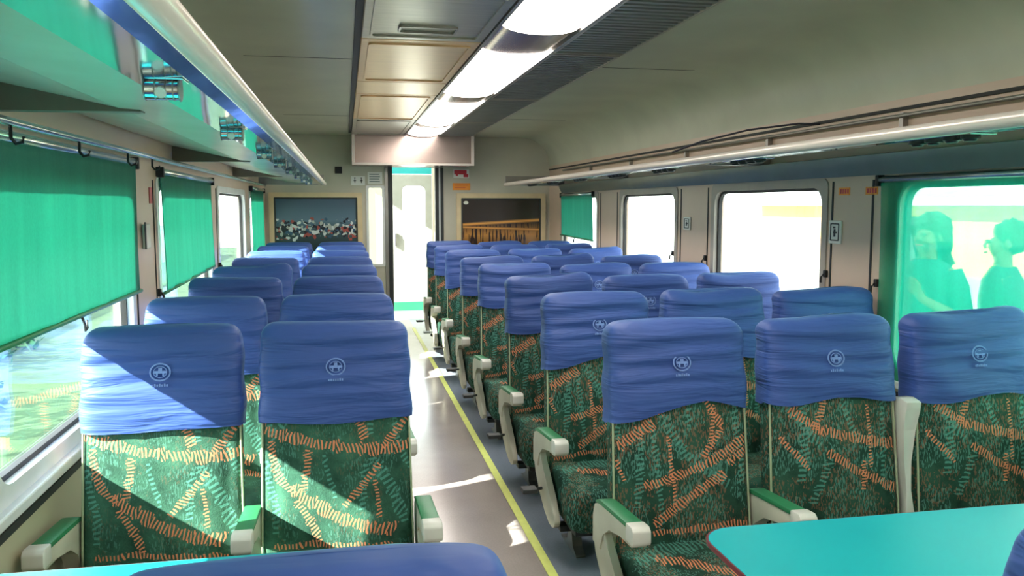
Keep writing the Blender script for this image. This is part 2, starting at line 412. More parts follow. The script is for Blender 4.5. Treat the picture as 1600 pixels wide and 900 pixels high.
TOPS = [lambda x: .003*math.cos(x*2), lambda x: .006*math.cos(x*1.5)-.004, lambda x: .007*math.sin(x*2.5)-.004*x*x, lambda x: .010*x-.008*math.cos(x*3)+.003, lambda x: -.003*x, lambda x: .009*math.sin(x*3-.8)]
MESH = {}
def cache(key, fn):
    if key not in MESH: MESH[key] = fn()
    return MESH[key]
def mesh_from(name, bm, mats, smooth='auto', bevel=0, bseg=2):
    o = link(name, bm, mats, None, smooth, bevel, bseg); me = o.data
    bpy.data.objects.remove(o); return me
def part(name, me, parent, loc=(0, 0, 0)):
    o = bpy.data.objects.new(name, me); COL.objects.link(o); o.parent = parent; o.location = loc
    return o
def backrest_mesh(fab):
    n, rings = 56, []
    for i in range(31):
        z = .30+.815*i/30
        A, B = back_profile(z, 1.12, .258, .246, .052, .05)
        if z < .36: B *= .75+.25*(z-.30)/.06
        belly = .012*math.sin(PI*(z-.3)/.82)
        ring = []
        for (x, y) in sup(A, B, n, 6.):
            if y < 0: y -= belly*(1-(x/A)**2*.9)*1. - .006*math.exp(-((abs(x)-A*.82)/.02)**2)
            ring.append((x, y+leany(z), z))
        rings.append(ring)
    bm = bmesh.new(); loft(bm, rings); return mesh_from('backrest', bm, fab, True)
def piping_mesh(sd):
    bm = bmesh.new()
    for s in (sd,):
        pts = []
        for i in range(12):
            z = .36+.50*i/11
            A, B = back_profile(z, 1.12, .258, .246, .052, .05)
            pts.append((s*A*.995, -B*.82+leany(z), z))
        tube(bm, pts, .004, 6)
    return mesh_from('piping', bm, M['piping'], True)
def cushion_mesh(fab):
    n, rings = 48, []
    # loft along z with rounded edges
    for z, k in ((.165, .90), (.175, .95), (.21, 1), (.26, 1), (.31, 1), (.34, .985), (.355, .95), (.36, .88)):
        ring = []
        for (x, y) in sup(.258*k if k > .9 else .235, .235*k, n, 8.):
            zz = z-(.018*(y < -.1)*((-y-.1)/.12)**2 if z > .33 else 0)
            ring.append((x, y-.325, zz))
        rings.append(ring)
    bm = bmesh.new(); loft(bm, rings); return mesh_from('seat_cushion', bm, fab, True)
def arm_profile():   # (y, z) closed outline of the armrest frame, front at -y
    return [(p, q-.08) for p, q in [(-.03, .52), (-.05, .565), (-.12, .588), (-.42, .612), (-.455, .606), (-.462, .575), (-.445, .56), (-.34, .560), (-.22, .535), (-.15, .49), (-.12, .42), (-.03, .42)]]
def arm_mesh(w=.026):
    bm = bmesh.new(); prism(bm, arm_profile(), 'x', -w, w)
    return mesh_from('armrest', bm, M['plastic'], 'auto', .004, 2)
def pad_mesh(w=.028):
    bm = bmesh.new(); prism(bm, [(-.07, .495), (-.075, .508), (-.12, .523), (-.40, .546), (-.405, .530), (-.12, .507)], 'x', -w, w)
    return mesh_from('armrest_pad', bm, M['pad'], 'auto', .003, 2)
def cap_mesh(w=.031):
    bm = bmesh.new(); prism(bm, [(-.402, .548), (-.455, .552), (-.472, .540), (-.474, .502), (-.465, .492), (-.402, .492)], 'x', -w, w)
    return mesh_from('end_cap', bm, M['cap'], 'auto', .005, 2)
def armup_mesh(w=.024):   # folded-up armrest standing against the backrest gap
    bm = bmesh.new()
    prof = [(0, .36), (-.03, .37), (-.02, .50), (-.015, .60), (-.03, .72), (-.055, .80), (-.062, .83), (-.02, .84), (.02, .835), (.03, .70), (.03, .5), (.025, .36)]
    wid = {}
    A = []; B = []
    for y, z in prof:
        ww = w*(.40+.85*max(0, min(1, (z-.55)/.22))) if z > .5 else w*(.95-.55*max(0, min(1, (z-.36)/.14)))
        A.append(bm.verts.new((-ww, y-.09+(z-.84)*.1, z))); B.append(bm.verts.new((ww, y-.09+(z-.84)*.1, z)))
    n = len(prof); bm.faces.new(A); bm.faces.new(B[::-1])
    for i in range(n): bm.faces.new((A[i], A[(i+1) % n], B[(i+1) % n], B[i]))
    return mesh_from('raised_armrest', bm, M['cap'], 'auto', .003, 2)
def side_mesh():
    prof = [(-.02, .40), (-.06, .42), (-.15, .42), (-.20, .37), (-.27, .32), (-.36, .26), (-.415, .21), (-.43, .18), (-.415, .155), (-.38, .14), (-.32, .14), (-.24, .165), (-.14, .22), (-.05, .30), (-.015, .37)]
    bm = bmesh.new(); prism(bm, prof, 'x', -.014, .014)
    return mesh_from('side_panel', bm, M['plastic'], 'auto', .006, 2)
def base_mesh():
    bm = bmesh.new()
    bx(bm, -.22, .22, -.48, -.12, .130, .167)
    bx(bm, -.25, .25, -.34, -.28, .10, .13)
    return mesh_from('seat_frame', bm, M['dark'], 'auto', .004, 1)
def leg_mesh():
    bm = bmesh.new()
    prism(bm, [(-.40, 0), (-.40, .012), (-.34, .03), (-.32, .11), (-.27, .11), (-.25, .03), (-.14, .012), (-.14, 0)], 'x', -.022, .022)
    return mesh_from('leg', bm, M['steel'], 'auto', .003, 1)
def pedal_mesh():
    bm = bmesh.new(); tube(bm, [(0, -.20, .26), (.05, -.22, .26)], .008, 8); bx(bm, .03, .10, -.25, -.19, .252, .272)
    return mesh_from('recline_pedal', bm, M['dark'], 'auto', .003, 1)
def emblem_mesh():
    bm = bmesh.new()
    def pt(x, z, o=0): 
        A, B = back_profile(z, 1.14, .272, .256, .068, .055)
        return (x, -B-.016*min(1, max(0, (1.05-z)/.15))+leany(z)-.0045-o, z)
    def quad(x0, x1, z0, z1):
        f = [bm.verts.new(pt(*p)) for p in ((x0, z0), (x1, z0), (x1, z1), (x0, z1))]
        g = [bm.verts.new(pt(p[0], p[1], .0025)) for p in ((x0, z0), (x1, z0), (x1, z1), (x0, z1))]
        bm.faces.new(f); bm.faces.new(g[::-1])
        for i in range(4): bm.faces.new((f[i], f[(i+1) % 4], g[(i+1) % 4], g[i]))
    n = 28; zc = .995
    for (ra, rb, w) in ((.034, .030, .0045), (.022, .019, .002)):
        V = []
        for k in range(n):
            a = 2*PI*k/n
            V.append([bm.verts.new(pt(q*math.cos(a), zc+h*math.sin(a), o)) for q, h, o in ((ra, rb, 0), (ra, rb, .0025), (ra-w, rb-w, .0025), (ra-w, rb-w, 0))])
        for k in range(n):
            for j in range(4): bm.faces.new((V[k][j], V[(k+1) % n][j], V[(k+1) % n][(j+1) % 4], V[k][(j+1) % 4]))
    quad(-.020, .020, zc-.004, zc+.004); quad(-.006, .006, zc+.004, zc+.014); quad(-.013, -.007, zc-.013, zc-.004); quad(.007, .013, zc-.013, zc-.004)
    for i in range(7): quad(-.026+i*.0076, -.021+i*.0076, zc-.047, zc-.040+.002*(i % 2))
    return mesh_from('emblem', bm, M['emblem'], False)

def make_seat(x, y, label, group, fab, fkey, cov, aisle=0, arms=(1,), raised=(), rz=0, scale=1.0):
    """arms: list of x offsets of lowered armrests, raised: offsets of raised ones; aisle: side of aisle (-1/1) or 0"""
    r = empty('coach_seat', (x, y, 0), label, 'seat', group, rz)
    b = part('backrest', cache(('b', fkey), lambda: backrest_mesh(fab)), r)
    for sd in (-1, 1): part('piping', cache(('pip', sd), lambda: piping_mesh(sd)), b)
    c = part('headrest_cover', cache(('c', cov), lambda: mesh_from('headrest_cover', cover_mesh(cov*13+5, HEMS[cov], TOPS[cov]), COVER, True)), r)
    part('emblem', cache('em', emblem_mesh), c)
    part('seat_cushion', cache(('s', fkey), lambda: cushion_mesh(fab)), r)
    part('seat_frame', cache('fr', base_mesh), r)
    for s in (-1, 1): part('leg', cache('lg', leg_mesh), r, (s*.17, 0, 0))
    for a in arms:
        am = part('armrest', cache('arm', arm_mesh), r, (a, 0, 0))
        part('armrest_pad', cache('pad', pad_mesh), am); part('end_cap', cache('cap', cap_mesh), am)
    for a in raised: part('raised_armrest', cache('up', armup_mesh), r, (a, 0, 0))
    if aisle:
        part('side_panel', cache('sp', side_mesh), r, (aisle*.285, 0, 0))
        if aisle < 0:
            pd = part('recline_pedal', cache('pd', pedal_mesh), r, (aisle*.30, 0, 0)); pd.scale = (-1, 1, 1)
    return r

ORD = ['first', 'second', 'third', 'fourth', 'fifth', 'sixth', 'seventh', 'eighth']
LY = [3.03, 3.96, 4.98, 5.90, 6.85, 7.85, 8.80, 9.67]
RY = [2.86, 3.84, 4.76, 5.77, 6.70, 7.72, 8.70, 9.55]
for i, y in enumerate(LY):
    d = f'{ORD[i]} row from the tables'
    dz = random.Random(i).uniform(-.012, .012)
    make_seat(-.615, y+dz, f'blue-covered seat beside the left windows, {d}', 'pairs of seats left of the aisle', FAB_A, 'A', [0, 0, 4, 3, 4, 0, 4, 0][i], 0, (-.292, .2875))
    make_seat(-.04, y-dz, f'blue-covered seat on the left edge of the aisle, {d}', 'pairs of seats left of the aisle', FAB_A, 'A', [4, 0, 0, 4, 0, 4, 0, 0][i], 1, (.295,))
for i, y in enumerate(RY):
    d = f'{ORD[i]} row from the tables'
    make_seat(1.165, y, f'blue-covered seat on the right edge of the aisle, {d}', 'rows of three seats right of the aisle', FAB_B, 'B', [1, 1, 3, 5, 2, 1, 2, 5][i], -1, (-.278, .2925))
    make_seat(1.75, y-.03, f'blue-covered middle seat right of the aisle, {d}', 'rows of three seats right of the aisle', FAB_C, 'C', [2, 5, 1, 2, 3, 5, 1, 2][i], 0, () if i == 0 else (.29,), (.29,) if i == 0 else ())
    make_seat(2.335, y-.05, f'blue-covered seat beside the right windows, {d}', 'rows of three seats right of the aisle', FAB_C, 'C', [3, 2, 5, 1, 2, 3, 5, 1][i])
G3 = 'seats on the near side of the tables'
make_seat(-.645, 1.03, 'blue-covered seat in the bottom left corner, seen from behind at the left table', G3, FAB_A, 'A', 4, 0, (.29,), (), PI).scale = (.96, 1, .978)
make_seat(-.045, 1.02, 'wide blue seat cover in the foreground, seen from behind in front of the left table', G3, FAB_A, 'A', 0, -1, (-.29,), (), PI).scale = (.96, 1, .978)
make_seat(1.135, .90, 'blue-covered seat cut off by the right edge, in front of the right table', G3, FAB_B, 'B', 0, 1, (.29,), (), PI)

# ------------------------------------------------------------------ tables
def table(name, label, x0, x1, y0, y1, z, wall, r=.09):
    t = empty(name, ((x0+x1)/2, (y0+y1)/2, 0), label, 'table', 'fixed tables between facing seats')
    cx, cy = (x0+x1)/2, (y0+y1)/2
    bm = bmesh.new(); prism(bm, rrect(x0-cx+.004, x1-cx-.004, y0-cy+.004, y1-cy-.004, r), 'z', z-.006, z+.002)
    link('tabletop', bm, M['table'], t, 'auto')
    bm = bmesh.new(); ringframe(bm, rrect(x0-cx, x1-cx, y0-cy, y1-cy, r), rrect(x0-cx+.005, x1-cx-.005, y0-cy+.005, y1-cy-.005, r-.004), 'z', z-.011, z+.001)
    link('table_edging', bm, M['edge'], t, 'auto')
    bm = bmesh.new(); prism(bm, rrect(x0-cx+.005, x1-cx-.005, y0-cy+.005, y1-cy-.005, r-.004), 'z', z-.0105, z-.006)
    link('tabletop_core', bm, M['dark'], t)
    for s in (-.25, .25):
        bm = bmesh.new(); tube(bm, [(s, 0, 0), (s, 0, .02), (s, 0, .021), (s, 0, z-.011)], [.07, .07, .022, .022], 16)
        link('leg', bm, M['steel'], t, 'auto')
table('folding_table', 'teal laminate table with rounded corner in front of the right-hand seats', .845, 2.60, 1.22, 1.905, .74, 1)
table('folding_table', 'teal laminate table in the bottom left, mostly hidden by a blue seat cover', -.93, .20, 1.28, 1.965, .74, -1)

# ------------------------------------------------------------------ the coach shell
XL, XR, ZC, YE, Y0 = -.96, 2.64, 2.42, 10.75, -2.6
tag(link('floor', box(XL-.08, XR+.08, Y0, 14.2, -.06, 0), M['floor']), kind='structure')
fl = link('guide_strip', box(.812, .852, -1.5, 10.6, .0, .004), M['yellow'])
tag(fl, 'yellow guide strip running along the aisle floor', 'floor strip')
# window openings (y0,y1)
WL = [(-1.9, -.1), (.55, 2.05), (2.45, 4.10), (4.66, 6.42), (6.80, 8.60), (9.00, 10.45)]
WR = [(-1.7, 0.), (.30, 1.60), (2.05, 3.66), (4.27, 5.74), (6.42, 7.84), (8.58, 10.10)]
ZS, ZT = .72, 1.68
def side_wall(name, X, s, wins):
    bm = bmesh.new(); x0, x1 = sorted((X, X+s*.08))
    bx(bm, x0, x1, Y0, YE, 0, ZS)
    bx(bm, x0, x1, Y0, YE, ZT, 2.06)
    ys = [Y0]+[v for w in wins for v in w]+[YE]
    for a, b in zip(ys[::2], ys[1::2]): bx(bm, x0, x1, a, b, ZS, ZT)
    o = link(name, bm, [M['wall'], M['lowwall']]); tag(o, kind='structure')
    for p in o.data.polygons:
        if p.center.z < ZS-.02: p.material_index = 1
    # pillar seams and edge trims
    return o
side_wall('wall_left', XL, -1, WL); side_wall('wall_right', XR, 1, WR)
k = 1
for X, s, wins in ((XL, -1, WL), (XR, 1, WR)):
    for (a, b) in wins:
        bm = bmesh.new()
        x0, x1 = sorted((X-s*.008, X+s*.05))
        ringframe(bm, rrect(a-.02, b+.02, ZS-.02, ZT+.02, .05), rrect(a+.035, b-.035, ZS+.035, ZT-.03, .10), 'x', x0, x1)
        w = tag(link(f'window_{k}', bm, M['alu'] if s < 0 else M['rframe'], None, 'auto'), kind='structure')
        bm = bmesh.new(); ringframe(bm, rrect(a+.033, b-.033, ZS+.033, ZT-.028, .10), rrect(a+.052, b-.052, ZS+.052, ZT-.047, .085), 'x', X+s*.02, X+s*.045)
        link('gasket', bm, M['black'], w, 'auto')
        bm = bmesh.new(); prism(bm, rrect(a+.045, b-.045, ZS+.045, ZT-.04, .09), 'x', X+s*.030, X+s*.036)
        link('glass_pane', bm, M['glass'], w)
        k += 1
# window-sill ledge and grooves
for nm, X, s in (('trim_1', XL, 1), ('trim_2', XR, -1)):
    bm = bmesh.new(); x0, x1 = sorted((X, X+s*.035)); bx(bm, x0, x1, Y0, YE-.01, ZS-.055, ZS-.02)
    tag(link(nm, bm, M['alu'], None, False, .006), kind='structure')
    bm = bmesh.new(); x0, x1 = sorted((X, X+s*.012)); bx(bm, x0, x1, Y0, YE-.01, ZS-.105, ZS-.08)
    tag(link('trim_'+('3' if s > 0 else '4'), bm, M['seam']), kind='structure')
    bm = bmesh.new(); x0, x1 = sorted((X, X+s*.012)); bx(bm, x0, x1, Y0, YE-.01, 2.005, 2.02)
    tag(link('trim_'+('5' if s > 0 else '6'), bm, M['seam']), kind='structure')
    bm = bmesh.new(); x0, x1 = sorted((X, X+s*.02)); bx(bm, x0, x1, Y0, YE-.01, 0, .10)
    tag(link('baseboard_'+('left' if s > 0 else 'right'), bm, M['steel']), kind='structure')
# pillar cover seams
bm = bmesh.new()
for y in (3.84, 4.20, 5.82, 6.33, 7.93, 8.48): bx(bm, XR-.004, XR+.001, y, y+.014, ZS, ZT)
tag(link('trim_7', bm, M['seam']), kind='structure')
bm = bmesh.new()
for y in (4.17, 4.58, 6.48, 6.73): bx(bm, XL-.001, XL+.004, y, y+.012, ZS, ZT)
tag(link('trim_8', bm, M['seam']), kind='structure')

# ceiling: flat with rounded shoulders
def shoulder(off):
    r = .36+off; pts = []
    for i in range(11):
        a = PI/2*i/10; pts.append((XR-.36+r*math.sin(a), 2.06+r*math.cos(a)))
    for i in range(11):
        a = PI/2*(1-i/10); pts.insert(0, (XL+.36-r*math.sin(PI/2-a) if 0 else XL+.36-r*math.cos(a) if 0 else XL+.36-r*math.sin(PI/2*(i/10)), 2.06+r*math.cos(PI/2*(i/10))))
    return pts
inn, outp = shoulder(0), shoulder(.06)
bm = bmesh.new()
VA = [[bm.verts.new((x, y, z)) for x, z in inn] for y in (Y0, YE)]; VB = [[bm.verts.new((x, y, z)) for x, z in outp] for y in (Y0, YE)]
for i in range(len(inn)-1):
    bm.faces.new((VA[0][i], VA[0][i+1], VA[1][i+1], VA[1][i])); bm.faces.new((VB[0][i], VB[1][i], VB[1][i+1], VB[0][i+1]))
for q in (0, -1): bm.faces.new((VA[0][q], VA[1][q], VB[1][q], VB[0][q]))
for y in (0, 1):
    for i in range(len(inn)-1): bm.faces.new((VA[y][i], VA[y][i+1], VB[y][i+1], VB[y][i]))
tag(link('ceiling', bm, M['ceil'], None, 'auto'), kind='structure')
bm = bmesh.new()
for y in (1.95, 5.2, 8.45):
    bx(bm, XL+.40, .06, y, y+.006, ZC-.0015, ZC+.001); bx(bm, 1.62, XR-.40, y, y+.006, ZC-.0015, ZC+.001)
tag(link('trim_9', bm, M['seam']), kind='structure')
bm = bmesh.new(); bx(bm, .065, .10, Y0, 10.3, ZC-.012, ZC); bx(bm, 1.56, 1.58, Y0, 10.3, ZC-.012, ZC)
tag(link('trim_10', bm, M['seam']), kind='structure')

# ceiling access panels (left of the lights), grille panels (right of the lights)
SEG = [(-2.2, .0), (.02, 1.9), (1.92, 3.35), (3.37, 4.42), (4.44, 5.92), (5.94, 6.56), (6.58, 8.48), (8.50, 10.28)]
cm = [M['greymetal'], M['greymetal'], M['greymetal'], M['greymetal'], M['amber'], M['amber'], M['amber'], M['greymetal']]
wl = ['nearest one behind the camera', 'second nearest', 'plain dark', 'with a small recessed pull', 'copper-toned, with a raised border', 'narrow copper-toned', 'long copper-toned', 'last one before the bulkhead']
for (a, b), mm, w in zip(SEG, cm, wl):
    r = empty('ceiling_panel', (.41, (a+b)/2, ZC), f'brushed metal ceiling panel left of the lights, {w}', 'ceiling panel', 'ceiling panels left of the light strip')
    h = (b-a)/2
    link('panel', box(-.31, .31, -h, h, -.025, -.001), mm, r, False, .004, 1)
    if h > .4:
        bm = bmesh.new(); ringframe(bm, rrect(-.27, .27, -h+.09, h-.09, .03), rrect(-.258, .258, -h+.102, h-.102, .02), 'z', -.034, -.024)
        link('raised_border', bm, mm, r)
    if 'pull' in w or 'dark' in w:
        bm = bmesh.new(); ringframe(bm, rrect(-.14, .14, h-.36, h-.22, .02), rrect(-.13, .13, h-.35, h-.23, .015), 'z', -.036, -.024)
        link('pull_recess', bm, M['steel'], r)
GR = [(-2.2, .4), (.42, 2.5), (2.52, 4.62), (4.66, 6.7), (6.72, 8.6), (8.62, 10.28)]
for i, (a, b) in enumerate(GR):
    r = empty('ceiling_grille', (1.355, (a+b)/2, ZC), f'dark slatted ceiling grille right of the lights, {ORD[i]} from the near end', 'grille', 'grilles right of the light strip')
    h = (b-a)/2
    link('backing', box(-.2, .2, -h, h, -.012, -.001), M['louvre'], r)
    bm = bmesh.new(); y = -h+.03
    while y < h-.03:
        bx(bm, -.19, .19, y, y+.03, -.026, -.012); y += .062
    tag(link('slats', bm, M['louvre'], r), kind='stuff')
    bm = bmesh.new(); ringframe(bm, [(-.2, -h), (.2, -h), (.2, h), (-.2, h)], [(-.19, -h+.012), (.19, -h+.012), (.19, h-.012), (-.19, h-.012)], 'z', -.03, -.011)
    link('border', bm, M['greymetal'], r)
DIFF = emis('light_diffuser', (1., .93, .86), 9.0)
for i, (a, b) in enumerate([(-2.0, -.5), (.1, 1.75), (2.25, 4.02), (4.62, 6.42), (6.92, 8.78), (9.16, 10.12)]):
    nm = ['farthest behind the camera', 'above the tables', 'cut off by the top of the photo', 'second from the top of the photo', 'third from the top of the photo', 'smallest and nearest the far bulkhead'][i]
    r = empty('ceiling_light', (.94, (a+b)/2, ZC), f'glowing white ceiling light panel, {nm}', 'ceiling light', 'ceiling light panels')
    h = (b-a)/2
    prof = [(.195*math.cos(t), -.005-.05*math.sin(t)) for t in [PI*q/12 for q in range(13)]]
    bm = bmesh.new(); prism(bm, prof, 'y', -h, h); link('diffuser', bm, DIFF, r, 'auto')
bm = bmesh.new()
ys = [Y0, -2.0, -.5, .1, 1.75, 2.25, 4.02, 4.62, 6.42, 6.92, 8.78, 9.16, 10.12, 10.28]
for a, b in zip(ys[::2], ys[1::2]):
    prism(bm, [(.94+.195*math.cos(t), ZC-.003-.045*math.sin(t)) for t in [PI*q/12 for q in range(13)]], 'y', a+.002, b-.002)
tag(link('trim_11', bm, M['bulk'], None, 'auto'), kind='structure')
bm = bmesh.new(); bx(bm, .725, .743, Y0, 10.28, ZC-.03, ZC); bx(bm, 1.137, 1.153, Y0, 10.28, ZC-.03, ZC)
tag(link('trim_12', bm, M['steel']), kind='structure')

# ------------------------------------------------------------------ end wall with door opening, far vestibule
bm = bmesh.new()
bx(bm, XL, .27, YE, YE+.06, 0, 2.46); bx(bm, 1.24, XR, YE, YE+.06, 0, 2.46)
bx(bm, .27, 1.24, YE, YE+.06, 2.03, 2.46)
bx(bm, .27, .50, YE, YE+.06, 0, .78); bx(bm, .27, .50, YE, YE+.06, 1.80, 2.03)
tag(link('wall_back', bm, M['endwall']), kind='structure')
bm = bmesh.new(); bx(bm, XL-.1, XR+.1, Y0-.06, Y0, 0, 2.5)
tag(link('wall_front', bm, M['endwall']), kind='structure')
bm = bmesh.new(); bx(bm, .10, 1.575, 10.30, YE, 2.035, ZC-.001)
bh = tag(link('bulkhead', bm, M['bulk'], None, False, .01), 'brushed metal bulkhead box above the doorway at the end of the ceiling', 'bulkhead')
bm = bmesh.new(); ringframe(bm, [(.10, 2.035), (1.575, 2.035), (1.575, ZC-.002), (.10, ZC-.002)], [(.135, 2.06), (1.54, 2.06), (1.54, 2.40), (.135, 2.40)], 'y', 10.285, 10.302)
link('bulkhead_frame', bm, M['lip'], bh)
# door posts
for i, (x0, x1, mt) in enumerate(((.50, .545, M['steel']), (.545, .60, M['dark']), (1.14, 1.185, M['dark']), (1.185, 1.205, M['alu']), (1.205, 1.245, M['dark']))):
    tag(link(f'trim_{13+i}', box(x0, x1, YE-.02, YE+.08, 0, 2.03), mt, None, False, .003, 1), kind='structure')
bm = bmesh.new(); ringframe(bm, rrect(.27, .50, .78, 1.80, .02), rrect(.30, .47, .81, 1.77, .02), 'y', YE-.012, YE+.03)
w = tag(link('window_13', bm, M['alu']), kind='structure')
link('glass_pane', box(.298, .472, YE+.01, YE+.016, .808, 1.772), M['glass'], w)
# vestibule
bm = bmesh.new(); bx(bm, -.2, -.12, YE+.06, 10.95, 0, 2.3); bx(bm, -.2, -.12, 12.2, 12.4, 0, 2.3); bx(bm, -.2, -.12, 10.95, 12.2, 2.15, 2.3); bx(bm, 1.75, 1.83, YE+.06, 12.4, 0, 2.3)  # unseen gap in the left side, added so sun floods the vestibule floor
bx(bm, -.2, .66, 12.40, 12.46, 0, 2.3); bx(bm, 1.27, 1.83, 12.40, 12.46, 0, 2.3); bx(bm, .66, 1.27, 12.40, 12.46, 2.16, 2.3)
tag(link('wall_vestibule', bm, M['endwall']), kind='structure')
tag(link('ceiling_vestibule', box(-.2, 1.83, YE+.06, 12.46, 2.3, 2.36), M['white']), kind='structure')
vl = link('vestibule_fill', box(.45, 1.3, 11.2, 12.1, 2.27, 2.299), emis('vestibule_fill_glow', (1, 1, .97), 5.), None, False, .01)  # glowing panel added out of view to brighten the vestibule
tag(vl, 'glowing square ceiling panel added to brighten the vestibule beyond the doorway', 'ceiling light')
d = empty('door_1', (.965, 12.40, 0), None, None); d['kind'] = 'structure'
bm = bmesh.new()
oc = rrect(-.30, .30, .0, 2.0, .02); ic = rrect(-.13, .20, 1.02, 1.83, .07)
ringframe(bm, oc, ic, 'y', -.01, .03); link('door_leaf', bm, M['doorcream'], d, 'auto')
bm = bmesh.new(); prism(bm, ic, 'y', .008, .014); link('glass_pane', bm, M['glass'], d)
link('green_sill', box(-.30, .30, -.016, -.011, .0, .13), M['green'], d)
link('door_handle', box(-.25, -.22, -.05, -.012, .95, 1.15), M['chrome'], d, False, .008)
link('teal_header', box(-.30, .30, -.01, .03, 2.005, 2.16), plain('teal_header_paint', (.01, .36, .36), .4), d)

# framed pictures
def picture(label, x0, x1, z0, z1, mat):
    r = empty('framed_picture', ((x0+x1)/2, YE, z0), label, 'picture', 'framed prints on the end wall')
    w, h = (x1-x0)/2, z1-z0
    bm = bmesh.new(); ringframe(bm, rrect(-w-.06, w+.06, -.06, h+.06, .01), rrect(-w, w, 0, h, .01), 'y', -.03, -.001)
    link('frame', bm, M['frame'], r); link('print', box(-w+.0005, w-.0005, -.014, -.002, .0005, h-.0005), mat, r)
    bm = bmesh.new(); ringframe(bm, rrect(-w-.001, w+.001, -.001, h+.001, .01), rrect(-w+.02, w-.02, .02, h-.02, .01), 'y', -.022, -.013)
    link('inner_border', bm, M['dark'], r)
picture('framed harbour print with boats under a grey-blue sky, left of the doorway', -.85, .16, .90, 1.65, harbour())
picture('framed night print with orange lights reflected on water, right of the doorway', 1.47, 2.52, .90, 1.645, nightbridge())

# signs on the end wall and pillars
def glyph(bm, s, x, z, w, h, y, t=.003):   # simple stroke letters as thin boxes in the XZ plane
    F = {'E': [(0, 0, .2, 1), (0, 0, 1, .18), (0, .42, .8, .58), (0, .82, 1, 1)], 'X': 'x', 'I': [(.4, 0, .6, 1)], 'T': [(.4, 0, .6, 1), (0, .82, 1, 1)]}
    q = F[s]
    if q == 'x':
        for a, b in (((0, 0), (1, 1)), ((1, 0), (0, 1))):
            dx = .12 if a[0] == 0 else .12
            vs = [(a[0]-.1, a[1]), (a[0]+.1, a[1]), (b[0]+.1, b[1]), (b[0]-.1, b[1])]
            prism(bm, [(x+u*w, z+v*h) for u, v in vs], 'y', y-t, y)
    else:
        for a0, b0, a1, b1 in q: bx(bm, x+a0*w, x+a1*w, y-t, y, z+b0*h, z+b1*h)
s = empty('wall_sign', (.175, YE, 1.86), 'small white sign with two black figures, left of the doorway top', 'sign')
link('board', box(-.085, .085, -.008, -.001, -.055, .055), M['sign'], s)
bm = bmesh.new()
for x in (-.04, .04): tube(bm, [(x, -.0105, -.03), (x, -.0105, .02)], .006, 6); bx(bm, x-.016, x+.016, -.011, -.008, -.005, .004); bx(bm, x-.008, x+.008, -.011, -.008, .024, .038)
link('pictograms', bm, M['black'], s)
s = empty('wall_sign', (.385, YE, 1.89), 'pale notice with small print above the narrow glass panel', 'sign')
link('board', box(-.09, .09, -.006, -.001, -.075, .075), M['sign'], s)
bm = bmesh.new()
for q in range(4): bx(bm, -.07, .05+.01*(q % 2), -.008, -.006, .045-q*.03, .053-q*.03)
link('printed_lines', bm, M['cloth1'], s)
s = link('alarm_box', box(-.105, -.02, YE-.035, YE-.001, 1.945, 2.03), M['black'], None, False, .004); tag(s, 'small square black box on the end wall above the harbour print', 'sensor')
s = empty('wall_sign', (1.475, YE, 1.955), 'small dark red sign above the orange sign, right of the doorway', 'sign')
link('board', box(-.10, .10, -.008, -.001, -.055, .055), M['sign'], s)
bm = bmesh.new()
bx(bm, -.09, .07, -.012, -.008, -.01, .045); bx(bm, .03, .09, -.012, -.008, -.045, -.005); bx(bm, -.07, -.04, -.012, -.008, -.03, -.01)
link('red_marks', bm, M['red'], s)
s = link('wall_sign', box(1.365, 1.59, YE-.008, YE-.001, 1.745, 1.835), M['orange'], None, False, .002, 1); tag(s, 'orange sign on the end wall above the night print', 'sign')
bm = bmesh.new()
for q in range(2): bx(bm, 1.39, 1.56-.03*q, YE-.0095, YE-.008, 1.805-q*.03, 1.812-q*.03)
link('printed_lines', bm, M['red'], s)

def notice(y, z, w, h, label, X=XR, s=-1):
    r = empty('pillar_notice', (X, y, z), label, 'notice', 'notices on window pillars')
    x0, x1 = sorted((s*.001, s*.010)); link('board', box(x0, x1, -w/2, w/2, -h/2, h/2), M['sign'], r, False, .002, 1)
    x0, x1 = sorted((s*.010, s*.012))
    bm = bmesh.new(); ringframe(bm, rrect(-w*.36, w*.36, -h*.38, h*.38, .006), rrect(-w*.29, w*.29, -h*.33, h*.33, .005), 'x', x0, x1)
    bx(bm, x0, x1, -w*.07, w*.07, -h*.2, h*.12); bx(bm, x0, x1, -w*.18, w*.1, -h*.05, h*.02); bx(bm, x0, x1, -w*.05, w*.12, h*.16, h*.24)
    link('pictogram', bm, M['dark'], r)
notice(4.165, 1.405, .115, .115*1.1, 'white framed notice with a black symbol on the wide right pillar')
notice(6.20, 1.41, .13, .10, 'small white notice on the farther right pillar between bright windows')
for y, lb in ((4.10, 'left'), (3.86, 'right')):
    st = link('warning_sticker', box(XR-.004, XR-.0005, y-.05, y+.05, 1.605, 1.645), M['orange']); tag(st, f'small orange-red sticker at the top of the wide right pillar, {lb} one of two', 'sticker', 'stickers on the right pillar')
    bm = bmesh.new()
    for q in range(4): bx(bm, XR-.0055, XR-.004, y-.042+q*.022, y-.03+q*.022, 1.613, 1.637)
    link('sticker_marks', bm, M['red'], st)
r = empty('pillar_latch', (XL, 4.37, 1.40), 'cream plastic latch plate with dark slot on the left pillar', 'latch')
link('plate', box(.001, .018, -.055, .055, -.06, .06), M['cap'], r, False, .006); link('slot', box(.018, .022, -.075, -.055, -.06, .07), M['dark'], r)
st = link('warning_sticker', box(XL+.0005, XL+.004, 4.50, 4.56, 1.56, 1.64), M['red']); tag(st, 'small red sticker high on the left pillar between the blinds', 'sticker')

